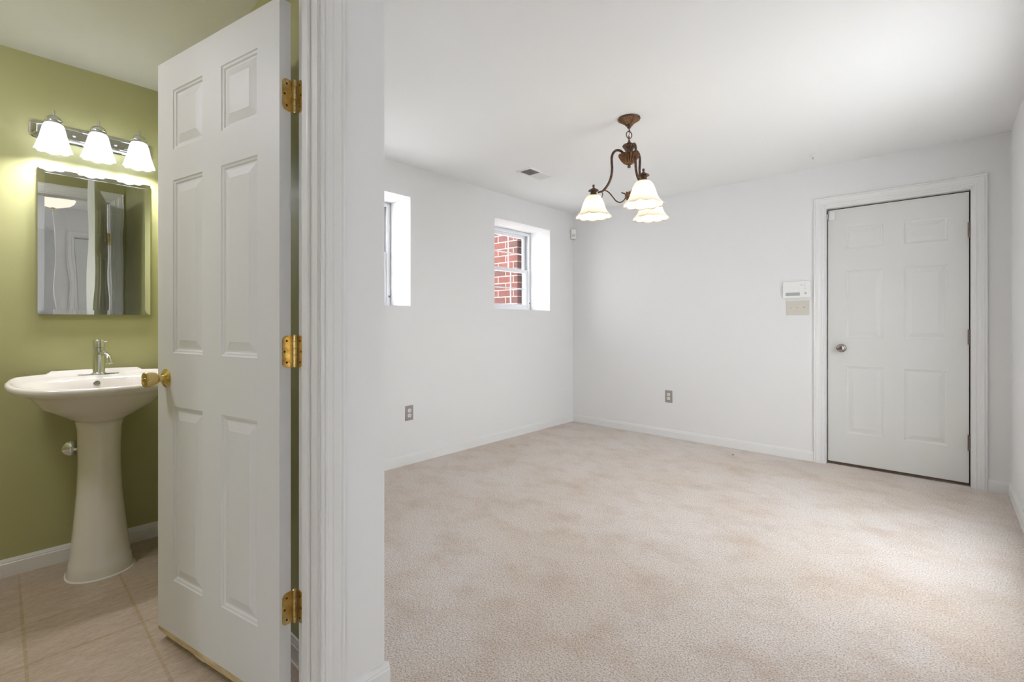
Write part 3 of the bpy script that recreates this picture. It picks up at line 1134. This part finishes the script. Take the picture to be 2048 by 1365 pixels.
RS = 0.217
shade_prof = [(0.030, 0.122), (0.036, 0.120), (0.044, 0.112), (0.052, 0.098), (0.0605, 0.078), (0.067, 0.058), (0.0725, 0.040), (0.079, 0.026), (0.089, 0.013), (0.1005, 0.002), (0.1065, -0.003)]


def scallop(n, prof, top_h):
    L_ = len(prof)

    def f(a, k, r, h):
        q_ = max(0.0, (k - (L_ - 5)) / 4) ** 1.3
        s = abs(math.cos(a * n / 2)) ** 0.8
        return r * (1 + 0.055 * q_ * s), h - 0.0085 * q_ * s
    return f


for ang in (-83, 38, 157):
    c = CH(RS, ang, 0)
    # upper arm: rises out of the bowl, swings out and down to the lamp holder
    bm = B()
    pts = [CH(0.012, ang, 2.105), CH(0.030, ang, 2.128), CH(0.050, ang, 2.150), CH(0.074, ang, 2.158), CH(0.094, ang, 2.146), CH(0.104, ang, 2.120), CH(0.104, ang, 2.085),
           CH(0.102, ang, 2.050), CH(0.106, ang, 2.010), CH(0.118, ang, 1.972), CH(0.138, ang, 1.940), CH(0.160, ang, 1.920), CH(0.190, ang, 1.912)]
    sp = spline(pts, 6)
    tube(bm, sp, [0.0074 if i < 66 else 0.0056 for i in range(len(sp))], 10)
    arm = obj('arm', bm, M['bronze'], chd, smooth='all')
    # lower scroll towards the middle
    bm = B()
    tube(bm, spline([CH(0.165, ang, 1.917), CH(0.145, ang, 1.921), CH(0.122, ang, 1.906), CH(0.098, ang, 1.876), CH(0.078, ang, 1.850), CH(0.055, ang, 1.838),
                     CH(0.034, ang, 1.846), CH(0.020, ang, 1.866), CH(0.023, ang, 1.884), CH(0.036, ang, 1.893), CH(0.046, ang, 1.896)], 6),
         0.0036, 8)
    obj('scroll', bm, M['bronze'], arm, smooth='all')
    bm = B()
    tube(bm, spline([CH(0.168, ang, 1.918), CH(0.160, ang, 1.902), CH(0.163, ang, 1.887), CH(0.166, ang, 1.878)], 5), 0.0028, 8)
    obj('curl', bm, M['bronze'], arm, smooth='all')
    # lamp holder: finial, hat, neck, flared gallery
    bm = B()
    lathe(bm, (c.x, c.y, 0), [(0.001, 1.966), (0.0065, 1.963), (0.0075, 1.957), (0.0055, 1.950), (0.0045, 1.947), (0.008, 1.945), (0.012, 1.941), (0.022, 1.935), (0.031, 1.930),
                              (0.0325, 1.926), (0.024, 1.927), (0.019, 1.924), (0.0185, 1.910), (0.021, 1.900), (0.028, 1.892), (0.034, 1.888), (0.034, 1.885), (0.020, 1.885)], 36)
    obj('lamp_holder', bm, M['bronze'], arm, smooth=35)
    bm = B()
    pr = [(r, h + 1.771) for r, h in shade_prof]
    sc_ = scallop(10, pr, 0)
    lathe(bm, (c.x, c.y, 0), pr, 120, flute=sc_, cap=False)
    o = obj('lamp_shade', bm, M['shade_amber'], arm, smooth='all')
    sm = o.modifiers.new('thick', 'SOLIDIFY')
    sm.thickness = 0.003
    sm.offset = -1
    bm = B()
    lathe(bm, (c.x, c.y, 0), [(0.012, 1.850), (0.014, 1.838), (0.020, 1.826), (0.0275, 1.812), (0.031, 1.797), (0.0285, 1.781), (0.020, 1.770), (0.009, 1.7655), (0.001, 1.765)], 28)
    obj('bulb', bm, M['bulb_chandelier'], arm, smooth='all')
    bm = B()
    lathe(bm, (c.x, c.y, 0), [(0.014, 1.888), (0.014, 1.848)], 20)
    obj('bulb_socket', bm, M['socket'], arm)

# leaf ornament where the scrolls meet
bm = B()
for i in range(6):
    a = 60 * i + 20
    pts = [CH(0.004, a, 1.842), CH(0.012, a, 1.856), CH(0.017, a, 1.872), CH(0.014, a, 1.886), CH(0.019, a, 1.896)]
    sp = spline(pts, 5)
    n = len(sp)
    tube(bm, sp, [0.003 + 0.007 * math.sin(PI * k / (n - 1)) for k in range(n)], 8)
lathe(bm, (CX, CYc, 0), [(0.004, 1.836), (0.008, 1.842), (0.010, 1.87), (0.006, 1.892)], 20)
obj('leaf_ornament', bm, M['bronze_flute'], chd, smooth='all')

# ------------------------------------------------------------------ vanity light
VY = 0.322
vz = 2.000
vl = thing('vanity_light', 'chrome three lamp bathroom light bar with frosted shades above the mirror', 'wall lamp', (XL, VY, vz))
F = frame_xyz((XL, VY, vz), (0, 1, 0), (0, 0, 1), (1, 0, 0))


def plate_outline(w, h, e, c):
    """long plate whose ends step in with concave shoulders"""
    pts = []
    half = []
    half.append((-w, 0 - h * 0.55))
    for sx, sy in ((-1, 1),):
        pass
    seq = []
    # left end, upwards
    seq.append((-w, -h * 0.62))
    seq.append((-w, h * 0.62))
    for k in range(5):
        a = PI / 2 * k / 4
        seq.append((-w + e * (1 - math.cos(a)), h * 0.62 + h * 0.38 * math.sin(a) * 1.0))
    seq2 = [(-x, y) for x, y in reversed(seq[2:])] + [(w, h * 0.62), (w, -h * 0.62)]
    seq3 = [(x, -y) for x, y in [(-x, y) for x, y in seq[2:]]]
    seq4 = [(-x, y) for x, y in reversed(seq3)]
    return seq + seq2 + seq3 + seq4


bm = B()
rings = []
for w_, h_, e_, t_ in ((0.228, 0.042, 0.030, 0.0), (0.228, 0.042, 0.030, 0.004), (0.223, 0.038, 0.028, 0.007), (0.219, 0.034, 0.026, 0.007), (0.206, 0.024, 0.022, 0.020),
                       (0.203, 0.022, 0.021, 0.018), (0.200, 0.020, 0.020, 0.020)):
    rings.append([F(a, b, t_) for a, b in plate_outline(w_, h_, e_, 0)])
loft(bm, rings, True, True, True)
bmesh.ops.remove_doubles(bm, verts=bm.verts, dist=1e-5)
bp = obj('backplate', bm, M['chrome'], vl)
for dy in (-0.077, 0.077):
    bm = B()
    c = F(dy, -0.002, 0.019)
    lathe(bm, c, [(0.006, 0), (0.006, 0.004), (0.0045, 0.007), (0.001, 0.008)], 18, (1, 0, 0))
    obj('cap_nut', bm, M['chrome'], bp, smooth='all')
lx = XL + 0.125
vprof = [(0.027, 0.0), (0.030, -0.002), (0.034, -0.008), (0.038, -0.022), (0.042, -0.042), (0.0465, -0.064), (0.0515, -0.084), (0.056, -0.100), (0.060, -0.112), (0.0625, -0.117)]


def vscal(a, k, r, h):
    q_ = min(1.0, k / 9.0)
    fl = 0.018 * math.cos(a * 26) * min(1, k / 2)
    s = abs(math.cos(a * 4.0)) ** 0.9
    return r * (1 + fl + 0.05 * q_ ** 3 * s), h - 0.007 * q_ ** 6 * s


for i, dy in enumerate((-0.153, 0.0, 0.153)):
    yc = VY + dy
    bm = B()
    tube(bm, spline([(XL + 0.016, yc, 2.000), (XL + 0.045, yc, 2.006), (XL + 0.080, yc, 2.020), (XL + 0.105, yc, 2.026), (lx, yc, 2.022)], 6), 0.0065, 10)
    lathe(bm, (XL + 0.019, yc, 2.0), [(0.019, 0), (0.019, 0.004), (0.012, 0.009), (0.007, 0.012)], 24, (1, 0, 0))
    arm = obj('lamp_arm', bm, M['chrome'], vl, smooth='all')
    bm = B()
    lathe(bm, (lx, yc, 2.003), [(0.004, 0.037), (0.016, 0.034), (0.025, 0.027), (0.030, 0.016), (0.0305, 0.012), (0.028, 0.011), (0.028, 0.002), (0.029, 0.0), (0.012, -0.002)], 32)
    obj('socket_cup', bm, M['chrome'], arm, smooth=35)
    bm = B()
    lathe(bm, (lx, yc, 2.040), [(0.0035, -0.003), (0.0045, 0.003), (0.0035, 0.006), (0.0055, 0.012), (0.0055, 0.020), (0.0035, 0.026), (0.001, 0.028)], 16)
    obj('thumb_finial', bm, M['cream_handle'], arm, smooth='all')
    bm = B()
    lathe(bm, (lx, yc, 2.004), vprof, 156, flute=vscal, cap=False)
    o = obj('lamp_shade', bm, M['shade_vanity'], arm, smooth='all')
    sm = o.modifiers.new('thick', 'SOLIDIFY')
    sm.thickness = 0.0025
    sm.offset = -1
    bm = B()
    lathe(bm, (lx, yc, 1.985), [(0.012, 0.0), (0.014, -0.014), (0.024, -0.034), (0.030, -0.052), (0.0305, -0.062), (0.027, -0.078), (0.016, -0.090), (0.001, -0.094)], 28)
    obj('bulb', bm, M['bulb_vanity'], arm, smooth='all')

# ------------------------------------------------------------------ mirror
my0, my1, mz0, mz1 = 0.122, 0.539, 1.145, 1.825
mr = thing('bathroom_mirror', 'frameless rectangular wall mirror above the pedestal sink', 'mirror', (XL, (my0 + my1) / 2, mz0))
bm = B()
r0 = [(XL, my0, mz0), (XL, my1, mz0), (XL, my1, mz1), (XL, my0, mz1)]


def mr_ring(x, i):
    return [(x, my0 + i, mz0 + i), (x, my1 - i, mz0 + i), (x, my1 - i, mz1 - i), (x, my0 + i, mz1 - i)]


loft(bm, [mr_ring(XL, 0), mr_ring(XL + 0.017, 0)], True, True, False)
obj('mirror_back', bm, M['mirror_side'], mr)
bm = B()
loft(bm, [mr_ring(XL + 0.0172, 0), mr_ring(XL + 0.0190, 0.022)], True, False, False)
obj('mirror_bevel', bm, M['mirror_edge'], mr)
bm = B()
loft(bm, [mr_ring(XL + 0.0190, 0.022), mr_ring(XL + 0.0191, 0.0225)], True, False, True)
obj('mirror_glass', bm, M['mirror'], mr)

# ------------------------------------------------------------------ pedestal sink
SY = 0.325
sk = thing('pedestal_sink', 'biscuit porcelain pedestal sink against the green wall', 'sink', (XL + 0.2, SY, ZT))


def d_outline(hw, xf, xb, bw, n=64, p_=2.4):
    """plan outline: rounded front and ends, flatter back. hw half width, bw half width at the back"""
    pts = []
    xm = xb + (xf - xb) * 0.47
    for k in range(n):
        a = 2 * PI * k / n
        cx_, sx_ = math.cos(a), math.sin(a)
        # cx_>0 is the front
        ex = 2.0 / p_
        u_ = math.copysign(abs(cx_) ** ex, cx_)
        v_ = math.copysign(abs(sx_) ** ex, sx_)
        if cx_ >= 0:
            x = xm + (xf - xm) * u_
            y = hw * v_
        else:
            ex2 = 2.0 / 3.2
            u2 = math.copysign(abs(cx_) ** ex2, cx_)
            v2 = math.copysign(abs(sx_) ** ex2, sx_)
            x = xm + (xm - xb) * u2
            t_ = abs(u2)
            y = (hw + (bw - hw) * t_ ** 1.5) * v2
        pts.append((x, SY + y))
    return pts


XF = XL + 0.455


def rz(x, base=0.824):
    return base + max(0.0, (XF - max(x, XL + 0.115))) * 0.120 + (0.012 if x < XL + 0.0245 else 0.0)


def ring_at(hw, xf, xb, bw, dz, flat=None, p_=2.4):
    out = []
    for x, y in d_outline(hw, xf, xb, bw, p_=p_):
        out.append(Vector((x, y, (rz(x) + dz) if flat is None else flat)))
    return out


bm = B()
rings = [
    ring_at(0.090, XL + 0.285, XL + 0.10, 0.085, 0, flat=0.655, p_=2.2),
    ring_at(0.105, XL + 0.300, XL + 0.06, 0.095, 0, flat=0.668, p_=2.2),
    ring_at(0.150, XL + 0.345, XL + 0.012, 0.13, 0, flat=0.695),
    ring_at(0.205, XL + 0.392, XL + 0.004, 0.165, 0, flat=0.732),
    ring_at(0.245, XL + 0.418, XL + 0.002, 0.20, -0.062),
    ring_at(0.278, XL + 0.436, XL + 0.002, 0.23, -0.040),
    ring_at(0.298, XL + 0.447, XL + 0.002, 0.245, -0.032),
    ring_at(0.3075, XL + 0.4525, XL + 0.002, 0.252, -0.022),
    ring_at(0.310, XF, XL + 0.002, 0.255, -0.011),
    ring_at(0.3075, XF - 0.003, XL + 0.002, 0.252, -0.003),
    ring_at(0.300, XF - 0.010, XL + 0.004, 0.247, 0.0015),
    ring_at(0.290, XF - 0.020, XL + 0.012, 0.240, 0.0005),
    ring_at(0.284, XF - 0.026, XL + 0.026, 0.236, -0.010),
]
loft(bm, rings, True, True, False)
# inner: deck then bowl
bw_rings = [
    ring_at(0.284, XF - 0.026, XL + 0.026, 0.236, -0.010),
    ring_at(0.276, XF - 0.033, XL + 0.108, 0.226, -0.010),
    ring_at(0.262, XF - 0.042, XL + 0.140, 0.214, -0.024),
    ring_at(0.238, XF - 0.058, XL + 0.152, 0.196, -0.055),
    ring_at(0.190, XF - 0.095, XL + 0.168, 0.158, -0.092),
    ring_at(0.110, XF - 0.150, XL + 0.200, 0.095, -0.118),
    ring_at(0.030, XF - 0.200, XL + 0.240, 0.028, -0.126),
]
loft(bm, bw_rings, True, False, True)
bmesh.ops.remove_doubles(bm, verts=bm.verts, dist=1e-5)
basin = obj('basin', bm, M['porcelain'], sk, smooth='all')
bm = B()
oc = Vector((XL + 0.150, SY - 0.012, 0.822))
ax = Vector((0.94, 0, 0.34))
lathe(bm, oc, [(0.0125, -0.006), (0.0125, 0.0015), (0.010, 0.0025), (0.009, 0.001), (0.001, 0.0005)], 24, ax)
obj('overflow_ring', bm, M['drain'], basin, smooth=35)


def ped_ring(z, b, xf, xb=XL + 0.06, n=48, bulge=2.2):
    xc = (xf + xb) / 2 + 0.02
    out = []
    for k in range(n):
        a = 2 * PI * k / n
        c_, s_ = math.cos(a), math.sin(a)
        e = 2 / bulge
        x = xc + (xf - xc if c_ > 0 else xc - xb) * math.copysign(abs(c_) ** e, c_)
        out.append(Vector((x, SY - 0.006 + b * math.copysign(abs(s_) ** e, s_), z)))
    return out


bm = B()
loft(bm, [ped_ring(ZT, 0.119, XL + 0.348), ped_ring(ZT + 0.004, 0.119, XL + 0.348), ped_ring(0.010, 0.1125, XL + 0.341), ped_ring(0.030, 0.110, XL + 0.338), ped_ring(0.038, 0.1065, XL + 0.334),
          ped_ring(0.070, 0.1035, XL + 0.328), ped_ring(0.14, 0.097, XL + 0.315), ped_ring(0.22, 0.090, XL + 0.300), ped_ring(0.34, 0.081, XL + 0.286), ped_ring(0.45, 0.0765, XL + 0.278),
          ped_ring(0.55, 0.0765, XL + 0.276), ped_ring(0.62, 0.080, XL + 0.278), ped_ring(0.668, 0.088, XL + 0.284)], True, True, True)
obj('pedestal', bm, M['porcelain'], sk, smooth='all')
bm = B()
loft(bm, [ped_ring(ZT, 0.1235, XL + 0.353), ped_ring(ZT + 0.003, 0.122, XL + 0.3515), ped_ring(ZT + 0.005, 0.1185, XL + 0.347)], True, True, True)
tag(obj('caulk_bead', bm, M['caulk'], sk, smooth=40), 'white caulk bead round the foot')

# faucet
fx, fy, fz = XL + 0.072, SY + 0.004, rz(XL + 0.072) - 0.0098
fc = thing('faucet', 'chrome single handle faucet on the back of the pedestal sink', 'faucet', (fx, fy, fz))
bm = B()
pts = []
for k in range(40):
    a = 2 * PI * k / 40
    pts.append((0.024 * math.cos(a), math.copysign(0.054, math.sin(a)) * (1 if abs(math.sin(a)) > 1e-6 else 0) + 0.024 * math.sin(a)))
loft(bm, [[(fx + a * q_, fy + b * q_, fz + h_) for a, b in pts] for q_, h_ in ((1, 0), (1, 0.003), (0.95, 0.005))], True, True, True)
obj('deck_plate', bm, M['chrome'], fc, smooth=40)
bm = B()
lathe(bm, (fx, fy, fz), [(0.029, 0.003), (0.029, 0.006), (0.0245, 0.009), (0.023, 0.012), (0.0225, 0.130), (0.0215, 0.131)], 40)
obj('faucet_body', bm, M['chrome'], fc, smooth=35)
bm = B()
lathe(bm, (fx, fy, fz), [(0.0215, 0.1315), (0.0228, 0.133), (0.0228, 0.164), (0.021, 0.167), (0.006, 0.1675)], 40)
tube(bm, [(fx + 0.010, fy + 0.014, fz + 0.158), (fx + 0.020, fy + 0.030, fz + 0.161)], [0.0035, 0.0035], 10)
obj('handle', bm, M['chrome'], fc, smooth=35)
bm = B()
dr = Vector((math.cos(0.22), math.sin(0.22), 0))
o0 = Vector((fx, fy, fz))
sp = spline([o0 + dr * 0.012 + Vector((0, 0, 0.098)), o0 + dr * 0.045 + Vector((0, 0, 0.104)), o0 + dr * 0.075 + Vector((0, 0, 0.101)), o0 + dr * 0.100 + Vector((0, 0, 0.086)), o0 + dr * 0.112 + Vector((0, 0, 0.062))], 6)
tube(bm, sp, 0.0115, 16)
e0 = sp[-1]
lathe(bm, e0, [(0.0125, 0.006), (0.013, 0.0), (0.013, -0.006), (0.010, -0.007), (0.009, -0.003)], 20, (-0.4 * dr.x, -0.4 * dr.y, 1))
obj('spout', bm, M['chrome'], fc, smooth=40)

# supply pipe flange on the wall
pf = thing('pipe_flange', 'round chrome pipe flange on the green wall behind the pedestal', 'pipe', (XL, 0.238, 0.503))
bm = B()
lathe(bm, (XL, 0.238, 0.503), [(0.036, 0), (0.035, 0.004), (0.026, 0.009), (0.014, 0.012), (0.012, 0.013)], 36, (1, 0, 0))
obj('flange', bm, M['chrome'], pf, smooth=40)
bm = B()
tube(bm, spline([(XL + 0.005, 0.238, 0.503), (XL + 0.035, 0.238, 0.503), (XL + 0.05, 0.25, 0.503), (XL + 0.055, 0.28, 0.503)], 5), 0.0075, 12)
lathe(bm, (XL + 0.03, 0.238, 0.503), [(0.012, 0), (0.012, 0.014)], 6, (1, 0, 0))
obj('pipe', bm, M['chrome'], pf, smooth=40)

# ------------------------------------------------------------------ hall ceiling lamp (seen in the mirror)
hx, hy = 0.07, 0.36
hl = thing('ceiling_lamp', 'ribbed cream glass bowl ceiling lamp in the hall, reflected in the mirror', 'ceiling lamp', (hx, hy, ZC))
bm = B()
lathe(bm, (hx, hy, ZC), [(0.055, 0), (0.055, -0.012), (0.02, -0.020), (0.006, -0.022), (0.006, -0.15)], 36)
obj('lamp_base', bm, M['brass'], hl, smooth=40)
bm = B()
lathe(bm, (hx, hy, ZC), [(0.155, -0.060), (0.152, -0.068), (0.140, -0.090), (0.115, -0.112), (0.080, -0.130), (0.040, -0.142), (0.008, -0.147)], 120,
      flute=lambda a, k, r, h: (r * (1 + 0.012 * math.cos(a * 30)), h), cap=False)
obj('glass_bowl', bm, M['hall_bowl'], hl, smooth='all')
bm = B()
lathe(bm, (hx, hy, ZC), [(0.020, -0.143), (0.020, -0.150), (0.008, -0.156), (0.010, -0.165), (0.002, -0.172)], 24)
obj('finial', bm, M['brass'], hl, smooth=40)

# ------------------------------------------------------------------ unseen bathroom fill lamp, added to brighten the bathroom
bx_, by_ = -2.30, -0.55
bl = thing('bathroom_fill_lamp', 'unseen round ceiling lamp added to brighten the bathroom, left of the sink', 'ceiling lamp', (bx_, by_, ZC))
bm = B()
lathe(bm, (bx_, by_, ZC), [(0.150, 0), (0.150, -0.018), (0.140, -0.022)], 40)
obj('lamp_base', bm, M['plastic'], bl, smooth=40)
bm = B()
lathe(bm, (bx_, by_, ZC), [(0.140, -0.022), (0.135, -0.045), (0.115, -0.068), (0.075, -0.084), (0.030, -0.091), (0.002, -0.092)], 40, cap=False)
obj('fill_dome', bm, M['bath_fill'], bl, smooth='all')
